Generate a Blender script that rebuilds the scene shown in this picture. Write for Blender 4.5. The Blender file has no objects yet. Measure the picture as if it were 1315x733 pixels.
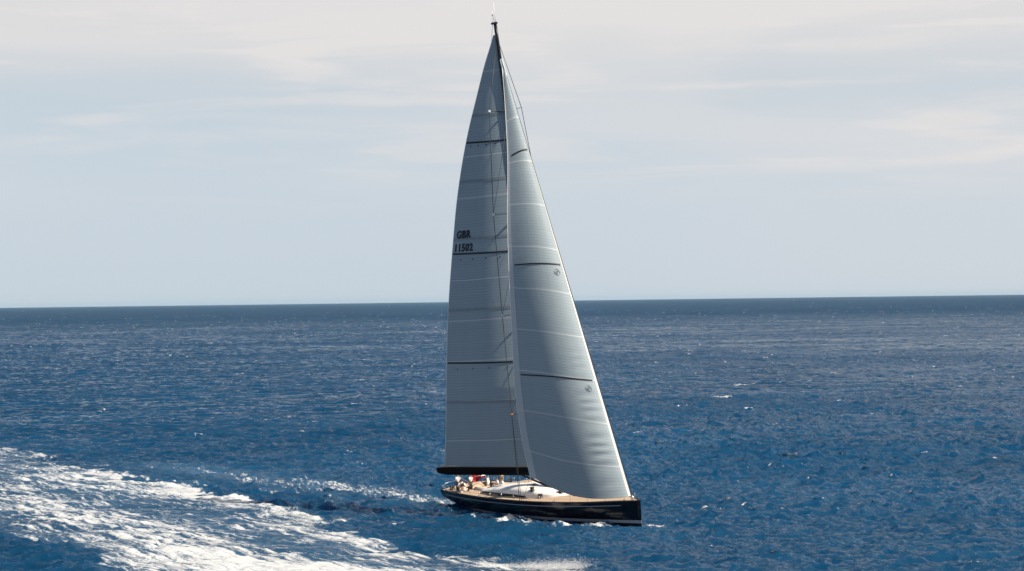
import bpy, bmesh, math, random
import numpy as np
from mathutils import Vector, Matrix, Euler
R = math.radians
scene = bpy.context.scene
COL = scene.collection
rng = np.random.default_rng(11)
random.seed(4)

# ------------------------------------------------------------------ camera
cam_d = bpy.data.cameras.new('camera')
cam = bpy.data.objects.new('camera', cam_d); COL.objects.link(cam)
F = 3390.0
cam_d.sensor_width = 36.0
cam_d.lens = F * 36.0 / 1315.0
cam_d.clip_start = 1.0
cam_d.clip_end = 400000.0
ROLL = math.atan(17 / 1315)
PIT = math.atan(19.0 / F)
cam.matrix_world = Matrix.Translation((0, 0, 21.2)) @ Matrix.Rotation(math.pi / 2 + PIT, 4, 'X') @ Matrix.Rotation(-ROLL, 4, 'Z')
scene.camera = cam

# ------------------------------------------------------------------ light
SUN_AZ = 133.0      # clockwise from +Y
SUN_EL = 44.0
SKY_STRENGTH = 0.053
sun_d = bpy.data.lights.new('sun', 'SUN'); sun = bpy.data.objects.new('sun', sun_d); COL.objects.link(sun)
sun_d.energy = 5.0; sun_d.angle = R(0.5); sun_d.color = (1.0, 0.87, 0.70)
sv = Vector((math.sin(R(SUN_AZ)) * math.cos(R(SUN_EL)), math.cos(R(SUN_AZ)) * math.cos(R(SUN_EL)), math.sin(R(SUN_EL))))
sun.rotation_euler = sv.to_track_quat('Z', 'Y').to_euler()
sun.location = (0, 0, 120)

world = bpy.data.worlds.new('World'); scene.world = world; world.use_nodes = True
nt = world.node_tree; N = nt.nodes; L = nt.links
for n in list(N): N.remove(n)
out = N.new('ShaderNodeOutputWorld'); bg = N.new('ShaderNodeBackground')
sky = N.new('ShaderNodeTexSky'); sky.sky_type = 'NISHITA'; sky.sun_disc = False
sky.sun_elevation = R(SUN_EL); sky.sun_rotation = R(SUN_AZ)
sky.altitude = 0; sky.air_density = 1.0; sky.dust_density = 1.2; sky.ozone_density = 2.0
tc = N.new('ShaderNodeTexCoord'); sep = N.new('ShaderNodeSeparateXYZ'); L.new(tc.outputs['Generated'], sep.inputs[0])
def wmath(op, a, b=None, c=None, clamp=False):
    m = N.new('ShaderNodeMath'); m.operation = op; m.use_clamp = clamp
    for i, v in enumerate((a, b, c)):
        if v is None: continue
        if hasattr(v, 'is_output'): L.new(v, m.inputs[i])
        else: m.inputs[i].default_value = v
    return m.outputs[0]
def wnoise(sx, sz, off, detail=6, rough=0.55, dist=0.0):
    mp = N.new('ShaderNodeMapping'); mp.inputs['Scale'].default_value = (sx, sx, sz); mp.inputs['Location'].default_value = off
    L.new(tc.outputs['Generated'], mp.inputs[0])
    nz = N.new('ShaderNodeTexNoise'); nz.inputs['Scale'].default_value = 1; nz.inputs['Detail'].default_value = detail
    nz.inputs['Roughness'].default_value = rough; nz.inputs['Distortion'].default_value = dist
    L.new(mp.outputs[0], nz.inputs['Vector']); return nz.outputs['Fac']
def wramp(x, a, b, c0=0.0, c1=1.0):
    m = N.new('ShaderNodeMapRange'); m.interpolation_type = 'SMOOTHERSTEP'
    L.new(x, m.inputs[0]); m.inputs[1].default_value = a; m.inputs[2].default_value = b; m.inputs[3].default_value = c0; m.inputs[4].default_value = c1
    return m.outputs[0]
z = sep.outputs['Z']
wisps = wramp(wnoise(9, 95, (3.1, 0.4, 1.7), 7, 0.55, 0.6), 0.43, 0.72)          # thin streaks of high cloud
veil = wramp(wnoise(3.5, 26, (0.3, 2.4, 5.2), 4, 0.5, 0.3), 0.36, 0.66)          # broad veil
low = wramp(z, 0.028, 0.06)                                                      # none in the lowest band
high = wramp(z, 0.11, 0.20, 1.0, 0.0)                                            # the sheet ends overhead
top = wramp(z, 0.070, 0.112)
cl = wmath('ADD', wmath('MULTIPLY', wisps, 0.50), wmath('MULTIPLY', veil, 0.34))
cl = wmath('MULTIPLY', cl, low)
cl = wmath('ADD', cl, wmath('MULTIPLY', top, 0.62), clamp=True)
cl = wmath('MULTIPLY', cl, high, clamp=True)
side = wmath('DIVIDE', sep.outputs['X'], wmath('MAXIMUM', sep.outputs['Y'], 0.05))      # unseen bright cirrus, added high on the right to lighten the water's reflections
sheet = wmath('MULTIPLY', wramp(side, -0.25, 0.55), wmath('MULTIPLY', wramp(z, 0.14, 0.24), wramp(z, 0.75, 0.95, 1.0, 0.0)))
sheet = wmath('MULTIPLY', sheet, wramp(wnoise(2.5, 8, (1.3, 4.4, 0.2), 4, 0.55, 0.5), 0.25, 0.6))
cl = wmath('MAXIMUM', cl, wmath('MULTIPLY', sheet, 0.85))
cl = wmath('ADD', cl, wmath('MULTIPLY', wramp(side, -0.08, 0.2), wramp(z, 0.11, 0.2, 0.22, 0.0)), clamp=True)
haze = wramp(z, 0.03, 0.24, 0.93, 0.0)
mixh = N.new('ShaderNodeMixRGB'); L.new(haze, mixh.inputs[0]); L.new(sky.outputs[0], mixh.inputs[1]); mixh.inputs[2].default_value = (8.05, 9.1, 10.1, 1)
mixc = N.new('ShaderNodeMixRGB'); L.new(cl, mixc.inputs[0]); L.new(mixh.outputs[0], mixc.inputs[1]); mixc.inputs[2].default_value = (10.3, 10.0, 9.95, 1)
L.new(mixc.outputs[0], bg.inputs[0]); bg.inputs[1].default_value = SKY_STRENGTH
L.new(bg.outputs[0], out.inputs[0])

scene.view_settings.view_transform = 'Standard'; scene.view_settings.look = 'None'
scene.view_settings.exposure = 0.5; scene.view_settings.gamma = 1.0
scene.view_settings.use_curve_mapping = False
scene.cycles.use_denoising = True
scene.cycles.max_bounces = 6

# ------------------------------------------------------------------ helpers
def mat(name, color, rough=0.5, metal=0.0, spec=0.5, noise=None, bump=None, coat=0.0):
    m = bpy.data.materials.new(name); m.use_nodes = True
    n = m.node_tree.nodes; l = m.node_tree.links; b = n['Principled BSDF']
    b.inputs['Base Color'].default_value = (*color, 1); b.inputs['Roughness'].default_value = rough
    b.inputs['Metallic'].default_value = metal; b.inputs['Specular IOR Level'].default_value = spec
    if coat: b.inputs['Coat Weight'].default_value = coat; b.inputs['Coat Roughness'].default_value = 0.05
    t = n.new('ShaderNodeTexCoord')
    if noise:
        sc, amt = noise
        z = n.new('ShaderNodeTexNoise'); z.inputs['Scale'].default_value = sc; z.inputs['Detail'].default_value = 5
        l.new(t.outputs['Object'], z.inputs['Vector'])
        mr = n.new('ShaderNodeMapRange'); l.new(z.outputs['Fac'], mr.inputs[0]); mr.inputs[1].default_value = .3; mr.inputs[2].default_value = .7
        mr.inputs[3].default_value = 1 - amt; mr.inputs[4].default_value = 1 + amt
        mx = n.new('ShaderNodeVectorMath'); mx.operation = 'SCALE'; mx.inputs[0].default_value = color; l.new(mr.outputs[0], mx.inputs['Scale'])
        l.new(mx.outputs[0], b.inputs['Base Color'])
        if bump:
            bp = n.new('ShaderNodeBump'); bp.inputs['Strength'].default_value = bump; bp.inputs['Distance'].default_value = .02
            l.new(z.outputs['Fac'], bp.inputs['Height']); l.new(bp.outputs[0], b.inputs['Normal'])
    return m

def link(name, me, m=None, parent=None, smooth=False):
    o = bpy.data.objects.new(name, me); COL.objects.link(o)
    if m: me.materials.append(m)
    if parent: o.parent = parent
    if smooth: me.polygons.foreach_set('use_smooth', [True] * len(me.polygons))
    return o
def mesh(name, verts, faces, m=None, parent=None, smooth=False):
    me = bpy.data.meshes.new(name); me.from_pydata([tuple(map(float, v)) for v in verts], [], [tuple(f) for f in faces]); me.update()
    return link(name, me, m, parent, smooth)
def bm_obj(name, bm, m=None, parent=None, smooth=False):
    me = bpy.data.meshes.new(name); bmesh.ops.recalc_face_normals(bm, faces=bm.faces); bm.to_mesh(me); bm.free()
    return link(name, me, m, parent, smooth)
def tag(o, label=None, cat=None, group=None, kind=None):
    for k, v in (('label', label), ('category', cat), ('group', group), ('kind', kind)):
        if v: o[k] = v
    return o
def box(bm, c, s, rot=None, taper=None):
    vs = []
    for i in (-1, 1):
        for j in (-1, 1):
            for k in (-1, 1):
                q = (taper if (taper and k > 0) else 1)
                v = Vector((i * s[0] / 2 * q, j * s[1] / 2 * q, k * s[2] / 2))
                if rot: v.rotate(rot)
                vs.append(bm.verts.new(v + Vector(c)))
    for f in ((0, 1, 3, 2), (4, 6, 7, 5), (0, 4, 5, 1), (2, 3, 7, 6), (0, 2, 6, 4), (1, 5, 7, 3)): bm.faces.new([vs[i] for i in f])
def tube(bm, pts, rad, seg=8, cap=True, flat=1.0):
    """swept tube through pts; rad number or list; flat squashes it sideways"""
    pts = [Vector(p) for p in pts]
    if not hasattr(rad, '__len__'): rad = [rad] * len(pts)
    rings = []
    for i, p in enumerate(pts):
        d = (pts[min(i + 1, len(pts) - 1)] - pts[max(i - 1, 0)]).normalized()
        a = Vector((1, 0, 0)) if abs(d.x) < .9 else Vector((0, 1, 0))
        u = (a - d * a.dot(d)).normalized(); v = d.cross(u)
        rings.append([bm.verts.new(p + (u * math.cos(t) + v * math.sin(t) * flat) * rad[i]) for t in [2 * math.pi * k / seg for k in range(seg)]])
    for a, b in zip(rings, rings[1:]):
        for k in range(seg): bm.faces.new((a[k], a[(k + 1) % seg], b[(k + 1) % seg], b[k]))
    if cap: bm.faces.new(rings[0][::-1]); bm.faces.new(rings[-1])
def tube_obj(name, pts, rad, m, parent, seg=8, flat=1.0):
    bm = bmesh.new(); tube(bm, pts, rad, seg, True, flat); return bm_obj(name, bm, m, parent, True)
def bevel(bm, w, seg=2):
    bmesh.ops.bevel(bm, geom=list(bm.edges), offset=w, segments=seg, affect='EDGES', clamp_overlap=True)

# yacht frame: x forward, y to port, z up, heeled to starboard
YAW = R(30); HEEL = R(7.8)
yacht = bpy.data.objects.new('sailing_yacht', None); COL.objects.link(yacht)
yacht.scale = (.981,) * 3; yacht.location = (3.36, 260.0, 0.34); yacht.rotation_euler = (HEEL, 0, YAW - math.pi / 2)
tag(yacht, 'long navy blue racing sailing yacht heeled under grey mainsail and jib', 'sailing yacht')
YM = Matrix.Translation(yacht.location) @ yacht.rotation_euler.to_matrix().to_4x4() @ Matrix.Scale(.981, 4)

# ------------------------------------------------------------------ sea
def spec_tile(n, size, lam_peak, hs, wind, lam_min, spread=2, seed=0, chop=0.9, slope=4.0):
    """one periodic tile of wind waves: height and sideways displacement"""
    r = np.random.default_rng(seed)
    k1 = 2 * np.pi * np.fft.fftfreq(n, size / n); kx, ky = np.meshgrid(k1, k1)
    k = np.hypot(kx, ky); k[0, 0] = 1
    kp = 2 * np.pi / lam_peak
    S = k ** -slope * np.exp(-1.0 * (kp / k) ** 2) * np.exp(-(k * lam_min / 2 / np.pi) ** 2)
    c = (kx * wind[0] + ky * wind[1]) / k
    S = S * (np.abs(c) ** spread + .10) * np.where(c < 0, .25, 1.0); S[0, 0] = 0
    A = np.sqrt(S) * (r.normal(size=(n, n)) + 1j * r.normal(size=(n, n)))
    H = np.real(np.fft.ifft2(A)); s = hs / 4 / H.std()
    ax = 1j * kx / k * A; ay = 1j * ky / k * A
    dx = np.real(np.fft.ifft2(ax)) * s * chop; dy = np.real(np.fft.ifft2(ay)) * s * chop
    e = size / n
    J = (1 + (np.roll(dx, -1, 1) - np.roll(dx, 1, 1)) / 2 / e) * (1 + (np.roll(dy, -1, 0) - np.roll(dy, 1, 0)) / 2 / e)
    return [(H * s).astype(np.float32), dx.astype(np.float32), dy.astype(np.float32), J.astype(np.float32)], size
def noise_tile(n, size, slope, lo, hi, seed, stretch=None):
    r = np.random.default_rng(seed); k1 = 2 * np.pi * np.fft.fftfreq(n, size / n); kx, ky = np.meshgrid(k1, k1)
    if stretch:
        (sx, sy), q = stretch; al = kx * sx + ky * sy; ac = -kx * sy + ky * sx; k = np.hypot(al * q, ac)
    else: k = np.hypot(kx, ky)
    k[0, 0] = 1; A = k ** -slope * np.exp(-(2 * np.pi / hi / k) ** 2) * np.exp(-(k * lo / 2 / np.pi) ** 2); A[0, 0] = 0
    H = np.real(np.fft.ifft2(A * (r.normal(size=(n, n)) + 1j * r.normal(size=(n, n))))); return [(H / H.std()).astype(np.float32)], size
def samp(tile, X, Y, ang=0.0, off=(0, 0)):
    arrs, size = tile; n = arrs[0].shape[0]; ca, sa = math.cos(ang), math.sin(ang)
    u = ((X * ca + Y * sa + off[0]) / size % 1.0) * n; v = ((-X * sa + Y * ca + off[1]) / size % 1.0) * n
    i = np.floor(u).astype(np.int64); j = np.floor(v).astype(np.int64); fu = (u - i).astype(np.float32); fv = (v - j).astype(np.float32)
    i %= n; j %= n; i2 = (i + 1) % n; j2 = (j + 1) % n
    o = []
    for a in arrs: o.append(a[j, i] * (1 - fu) * (1 - fv) + a[j, i2] * fu * (1 - fv) + a[j2, i] * (1 - fu) * fv + a[j2, i2] * fu * fv)
    return o
def sstep(x, a, b):
    t = np.clip((x - a) / (b - a), 0, 1); return t * t * (3 - 2 * t)

K = 0.00105
rows = [120.0]
while rows[-1] < 5200: rows.append(rows[-1] * (1 + K * (1.6 if rows[-1] < 185 else 1.0)))
kk = K
while rows[-1] < 52000: kk *= 1.05; rows.append(rows[-1] * (1 + min(kk, .05)))
rows = np.array(rows); ncol = 610
Y0 = rows[:, None] * np.ones((1, ncol)); X0 = rows[:, None] * np.linspace(-.32, .32, ncol)[None, :]
cell = K * rows[:, None] * np.ones((1, ncol))
WD = np.array([-.22, .975])
big = spec_tile(1024, 311.0, 12.0, 0.74, WD, .8, 3, 3, 1.0, 3.9)
mid = spec_tile(1024, 89.0, 3.4, 0.47, WD, 0.28, 3, 7, 0.8, 3.5)
def wave_d(sz, lam):  # let a band die out where the sheet gets too coarse for it
    return 1 - sstep(cell, lam * .35, lam * .9)
hb, dxb, dyb, Jb = samp(big, X0, Y0)
hm, dxm, dym, Jm = samp(mid, X0, Y0, 0.35, (13, 41))
fb = 1 - sstep(rows[:, None], 3800, 9000)
gust = samp(noise_tile(512, 1900., 1.6, 30, 700, 5), X0, Y0)[0]
mamp = np.clip(1 + .30 * gust, .35, 1.8)
Z = (hb * fb + hm * fb * mamp); DX = (dxb + dxm * mamp) * fb; DY = (dyb + dym * mamp) * fb

# the chase boat's wake (it passes outside the frame at the lower left): between a near and a far edge
uy = np.array([205., 209.4, 213.9, 219.1, 238.1, 252., 267.4, 287.8, 346.6, 374.9, 397.2, 460])
ux = np.array([8., 4.2, -1.4, -6.6, -13.5, -17.5, -22.2, -30.6, -56.3, -66.4, -77.3, -110])
ly = np.array([120., 190, 211.2, 223.1, 238.4, 242.9, 300, 400]); lx = np.array([10., -20, -33.8, -37.0, -43.0, -47.4, -80, -140])
UX = np.interp(Y0, uy, ux); LX = np.interp(Y0, ly, lx)
UX = np.where(Y0 < 205, 8 + (205 - Y0) * .7, UX)
ed = samp(noise_tile(512, 160., 1.7, 1.5, 40, 21), X0, Y0)[0]
farfade = 1 - sstep(Y0, 400, 440)
dU = (UX - X0) * .82 + ed * 1.3          # >0 inside, metres from the far edge
dL = (X0 - LX) * .80 + ed * 1.2
band = sstep(dU, -.6, 1.2) * sstep(dL, -.8, 1.0) * farfade
wdir = (-.52, .855)
lace = samp(noise_tile(1024, 120., 1.35, .3, 3.5, 31, ((wdir), 14.0)), X0, Y0)[0]
fine = samp(noise_tile(1024, 60., 1.1, .22, 2.0, 32, ((wdir), 7.0)), X0, Y0)[0]
patch = samp(noise_tile(512, 200., 1.8, 5, 60, 33, ((wdir), 3.0)), X0, Y0)[0]
wid = np.maximum(UX - LX, 1)
s = (UX - X0) / wid
core = .62 + .40 * np.exp(-((dU - 1.5) / 2.2) ** 2) + .35 * np.exp(-((s - .62) / .20) ** 2) - .30 * np.exp(-((s - .30) / .10) ** 2)
core = core - .16 * sstep(Y0, 270, 400) + .10 * sstep(-Y0, -250, -200)
foam = band * np.clip(core * .74 + .17 * lace + .15 * fine + .19 * patch, 0, 1.2)
# wake waves: a hump along the near edge, rolling crests outside the far edge
nearr = (Y0 < 480)
dl0 = (X0 - LX) * .8; du0 = (UX - X0) * .82
Z += nearr * (.38 * np.exp(-((dl0 + 1.6) / 1.7) ** 2) - .22 * np.exp(-((dl0 + 5) / 2.4) ** 2)) * (1 + .3 * ed)
env = np.exp(-np.clip(-du0, 0, None) / 11.0) * sstep(-du0, -2, 2)
Z += nearr * env * .22 * np.cos(2 * np.pi * (-du0 + 1.2 * ed) / 6.2) * (1 - sstep(Y0, 330, 430)) * (.6 + .5 * np.clip(patch, -1, 1)) * sstep(np.hypot(X0 - 3, Y0 - 262), 14, 26)
Z += nearr * .16 * np.exp(-((du0 - 1.0) / 1.6) ** 2) * (1 + .4 * lace)
Z += band * nearr * (.03 * lace + .02 * fine)
# the yacht's own wake, trailing from the stern
fwd = np.array([math.sin(YAW), -math.cos(YAW)]); prt = np.array([math.cos(YAW), math.sin(YAW)])
bx = (X0 - 3.36) * fwd[0] + (Y0 - 260) * fwd[1]; by = (X0 - 3.36) * prt[0] + (Y0 - 260) * prt[1]
aft = -bx - 15.5
wk = sstep(aft, 0, 3) * (1 - sstep(aft, 40, 110)) * np.exp(-((by + .3 * ed) / (3.2 + .055 * np.clip(aft, 0, 200))) ** 2)
foam = np.maximum(foam, wk * np.clip(.62 - .0070 * aft + .12 * lace + .12 * fine + .12 * patch, 0, 1))
wk2 = sstep(aft, 2, 6) * (1 - sstep(aft, 60, 120)) * np.exp(-((by + 5.5 + .09 * aft + .5 * ed) / 1.3) ** 2)
foam = np.maximum(foam, wk2 * np.clip(.36 + .16 * lace + .20 * fine, 0, 1))
# stern swirl, leeward side streaks, bow wave
def halfbeam(x):
    x = np.clip(x, -17.3, 17.4)
    return np.where(x > -3, 3.75 * np.clip(1 - ((x + 3) / 20.4) ** 2.0, 0, 1) ** .92, 3.75 - .95 * (np.clip(-3 - x, 0, None) / 14.3) ** 2)
hbm = halfbeam(np.clip(bx, -17, 17))
def blob(cx, cy, sx, sy, a):
    global foam
    g = np.exp(-((bx - cx) / sx) ** 2 - ((by - cy) / sy) ** 2)
    foam = np.maximum(foam, np.clip(g * a * (1.0 + .28 * lace + .22 * fine), 0, 1.3))
blob(1.3, -6.0, 1.9, .6, 1.3); blob(3.8, -6.4, 2.6, 1.1, 2.4); blob(9.2, -4.0, 2.8, .6, 1.7); blob(12.9, -2.7, 1.2, .8, 2.0); blob(15.5, -1.3, 1.6, .4, .8)
blob(17.5, .5, .6, .5, 1.0); blob(15.0, 2.6, 2.0, .6, .9); blob(-13, -4.3, 2.6, .45, .8); blob(-17.8, -1.5, 1.2, 1.6, .85)
blob(6.5, -7.6, 4.0, .5, .50); blob(11.5, -5.6, 3.2, .45, .42); blob(-1, -8.2, 3.2, .6, .40)
line = np.exp(-((by + hbm + .45) / .42) ** 2) * sstep(bx, -6, 2) * (1 - sstep(bx, 15.5, 17))
foam = np.maximum(foam, line * np.clip(.85 + .35 * lace + .30 * fine, 0, 1))
Z += .10 * np.exp(-((np.abs(by) - hbm - .5) / .8) ** 2) * sstep(bx, -2, 8) * (1 - sstep(bx, 14, 17))
Z -= .25 * np.exp(-((bx - 2) / 9) ** 2 - ((by + 2) / 4) ** 2)
# whitecaps: the steepest crests, a few of them
wc = samp(noise_tile(1024, 780., 1.3, 2.0, 30, 41), X0, Y0)[0]
Jq = Jb + .55 * (Jm - 1); q1, q2 = np.quantile(Jq[::7, ::5], [.045, .006])
cap = sstep(-Jq, -q1, -q2) * sstep(wc, 1.2, 2.0)
capfar = sstep(-Jq, -q1 * 1.15, -q2) * sstep(wc, .7, 1.4) * sstep(Y0, 300, 700)
foam = np.maximum(foam, .95 * cap); foam = np.maximum(foam, .9 * capfar)
for px, py, a, w in ((17.8, 412, 1.2, 2.6), (-16.9, 255, .9, .9), (-24.6, 303, .8, 1.0), (-10, 372, .7, 1.2), (56, 640, 1.1, 3.5), (45, 560, .9, 3), (29.8, 237, .7, .8), (64, 470, .8, 2)):
    foam = np.maximum(foam, a * np.exp(-((X0 - px + .5 * ed) / w) ** 2 - ((Y0 - py) / (w * .9)) ** 2) * (1 + .25 * fine) * sstep(hb + hm + .3, -.2, .4))
# aerated water: pale turquoise under and round the foam
aer = np.clip(band * (.55 + .2 * patch) + .55 * wk + .35 * wk2, 0, 1)
g = np.exp(-((X0 + 40 + (Y0 - 335) * .55) / 5.5) ** 2 - ((Y0 - 336) / 18) ** 2); aer = np.maximum(aer, g * (.75 + .1 * lace)); foam = np.maximum(foam, g * np.clip(.30 + .14 * lace + .1 * fine, 0, 1))
Z -= band * nearr * (.80 * hm * mamp * fb + .40 * hb * fb)
Xn = X0 + DX * (1 - band * .5); Yn = Y0 + DY * (1 - band * .5)
Z = Z - 0.0
nr = len(rows); V = np.stack([Xn, Yn, Z], -1).reshape(-1, 3).astype(np.float32)
idx = np.arange(nr * ncol).reshape(nr, ncol)
q = np.stack([idx[:-1, :-1], idx[:-1, 1:], idx[1:, 1:], idx[1:, :-1]], -1).reshape(-1, 4)
# plain water all round, just under the waves' troughs
r0 = 60000.0; nb = len(V)
extra = np.array([(-r0, -r0, -1.1), (r0, -r0, -1.1), (r0, r0, -1.1), (-r0, r0, -1.1)], np.float32)
V = np.concatenate([V, extra]); q = np.concatenate([q, [[nb, nb + 1, nb + 2, nb + 3]]])
me = bpy.data.meshes.new('sea'); me.vertices.add(len(V)); me.vertices.foreach_set('co', V.ravel())
me.loops.add(q.size); me.loops.foreach_set('vertex_index', q.ravel().astype(np.int32))
me.polygons.add(len(q)); me.polygons.foreach_set('loop_start', np.arange(0, q.size, 4, dtype=np.int32))
me.polygons.foreach_set('use_smooth', np.ones(len(q), bool))
me.update(calc_edges=True)
for nm, arr in (('foam', foam), ('aerated', aer), ('gust', .5 + .18 * gust), ('far', sstep(cell, .5, 4.2))):
    at = me.attributes.new(nm, 'FLOAT', 'POINT'); at.data.foreach_set('value', np.concatenate([np.broadcast_to(arr, X0.shape).ravel(), np.full(4, 1.0 if nm == 'far' else 0.0)]).astype(np.float32))
sea = link('sea', me); tag(sea, kind='structure')

m = bpy.data.materials.new('sea_water'); m.use_nodes = True; n = m.node_tree.nodes; l = m.node_tree.links
b = n['Principled BSDF']; o_ = n['Material Output']
def mm(op, a, b_=None, clamp=False):
    x = n.new('ShaderNodeMath'); x.operation = op; x.use_clamp = clamp
    for i, v in enumerate((a, b_)):
        if v is None: continue
        if hasattr(v, 'is_output'): l.new(v, x.inputs[i])
        else: x.inputs[i].default_value = v
    return x.outputs[0]
def mr(x, a, b_, c=0., d=1., t='SMOOTHSTEP'):
    y = n.new('ShaderNodeMapRange'); y.interpolation_type = t; l.new(x, y.inputs[0])
    for i, v in enumerate((a, b_, c, d)): y.inputs[i + 1].default_value = v
    return y.outputs[0]
def mix(f, a, c):
    x = n.new('ShaderNodeMixRGB'); 
    for i, v in enumerate((f, a, c)):
        if hasattr(v, 'is_output'): l.new(v, x.inputs[i])
        else: x.inputs[i].default_value = v if i == 0 else (*v, 1)
    return x.outputs[0]
def attr(nm):
    a = n.new('ShaderNodeAttribute'); a.attribute_name = nm; return a.outputs['Fac']
geo = n.new('ShaderNodeNewGeometry')
def nz(scale, det, rough=.55, dist=0, st=(1, 1, 1), rot=0, typ='FBM'):
    mp0 = n.new('ShaderNodeMapping'); mp0.inputs['Rotation'].default_value = (0, 0, rot); l.new(geo.outputs['Position'], mp0.inputs[0])
    mp = n.new('ShaderNodeMapping'); mp.inputs['Scale'].default_value = st; l.new(mp0.outputs[0], mp.inputs[0])
    x = n.new('ShaderNodeTexNoise'); x.noise_type = typ; x.inputs['Scale'].default_value = scale; x.inputs['Detail'].default_value = det; x.inputs['Roughness'].default_value = rough; x.inputs['Distortion'].default_value = dist
    l.new(mp.outputs[0], x.inputs['Vector']); return x.outputs['Fac']
fo = attr('foam'); ae = attr('aerated'); gu = attr('gust')
tex = nz(2.4, 8, .70, .5, (.07, 1, 1), -2.12)
tex2 = nz(5.0, 5, .65, .4, (.16, 1, 1), -2.12)
fv = mm('ADD', fo, mm('MULTIPLY', mm('SUBTRACT', tex, .5), mr(fo, .05, .45, 0, 2.3)))
fv = mm('ADD', fv, mm('MULTIPLY', mm('SUBTRACT', tex2, .5), mr(fo, .05, .45, 0, .9)))
fmask = mr(fv, .30, 1.15)
deep = mix(mr(nz(.02, 3), .35, .65), (.0032, .035, .088), (.0048, .043, .105))
wcol = mix(mm('MULTIPLY', ae, .50), deep, (.07, .145, .24))
col = mix(fmask, wcol, mix(tex2, (.42, .46, .50), (.66, .69, .72)))
n.remove(b)
hgt = mm('ADD', mm('MULTIPLY', nz(1.1, 6, .66, .3, (.5, 1, 1), .2), mr(gu, .2, .8, .45, .85)), mm('MULTIPLY', nz(.16, 3, .5, .2, (.7, 1, 1), .35), .9))
hgt = mm('ADD', hgt, mm('MULTIPLY', fmask, .10))
hgt = mm('ADD', hgt, mm('MULTIPLY', mm('MULTIPLY', nz(.11, 6, .62, .4, (1, .6, 1), .0), 8.0), attr('far')))
bp = n.new('ShaderNodeBump'); bp.inputs['Distance'].default_value = .5; bp.inputs['Strength'].default_value = 1.0; l.new(hgt, bp.inputs['Height']); l.new(mr(mm('MAXIMUM', fmask, mm('MULTIPLY', ae, .8)), 0, 1, 1, .22, 'LINEAR'), bp.inputs['Strength'])
dfo = n.new('ShaderNodeBsdfDiffuse'); l.new(col, dfo.inputs[0]); l.new(bp.outputs[0], dfo.inputs['Normal'])
sss = n.new('ShaderNodeSubsurfaceScattering'); sss.falloff = 'BURLEY'; l.new(wcol, sss.inputs['Color']); sss.inputs['Scale'].default_value = 1.0; sss.inputs['Radius'].default_value = (1.0, 2.5, 4.0)   # light spreads through the water under it
l.new(bp.outputs[0], sss.inputs['Normal'])
dif = n.new('ShaderNodeMixShader'); l.new(mr(fmask, .0, .25), dif.inputs[0]); l.new(sss.outputs[0], dif.inputs[1]); l.new(dfo.outputs[0], dif.inputs[2])
glo = n.new('ShaderNodeBsdfGlossy'); glo.inputs['Color'].default_value = (1, 1, 1, 1); glo.inputs['Roughness'].default_value = .07; l.new(bp.outputs[0], glo.inputs['Normal'])
fr = n.new('ShaderNodeFresnel'); fr.inputs['IOR'].default_value = 1.333; l.new(bp.outputs[0], fr.inputs['Normal'])
# a ruffled surface hides and shades its own most grazing facets, so its reflectance levels off
k_ = mm('MULTIPLY', mm('POWER', fr.outputs[0], 1.5), 1.12)
k_ = mm('MULTIPLY', k_, mr(attr('far'), 0, 1, .92, .24, 'LINEAR'))
k_ = mm('MULTIPLY', k_, mr(nz(.016, 5, .6, .6, (.8, 1, 1), .15), .32, .68, .72, 1.35))      # gusts: slick and ruffled patches
k_ = mm('MULTIPLY', k_, mm('SUBTRACT', 1.0, mm('MULTIPLY', fmask, .9)))
k_ = mm('MINIMUM', k_, .85)
ms = n.new('ShaderNodeMixShader'); l.new(k_, ms.inputs[0]); l.new(dif.outputs[0], ms.inputs[1]); l.new(glo.outputs[0], ms.inputs[2]); l.new(ms.outputs[0], o_.inputs[0])
sea.data.materials.append(m)

# ------------------------------------------------------------------ air: a thin even haze over the whole sea
mh = bpy.data.materials.new('sea_air'); mh.use_nodes = True; nh = mh.node_tree.nodes; nh.remove(nh['Principled BSDF'])
pv = nh.new('ShaderNodeVolumePrincipled'); pv.inputs['Density'].default_value = 7e-6; pv.inputs['Color'].default_value = (.42, .74, 1.0, 1); pv.inputs['Anisotropy'].default_value = 0.0
mh.node_tree.links.new(pv.outputs[0], nh['Material Output'].inputs['Volume'])
hv = [(x, y, z_) for z_ in (-3.0, 70.0) for x, y in ((-65000, -65000), (65000, -65000), (65000, 65000), (-65000, 65000))]
hz_ = mesh('haze', hv, [(3, 2, 1, 0), (4, 5, 6, 7), (0, 1, 5, 4), (1, 2, 6, 5), (2, 3, 7, 6), (3, 0, 4, 7)], mh); tag(hz_, 'thin pale haze lying over the distant sea', 'haze', kind='stuff')

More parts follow.
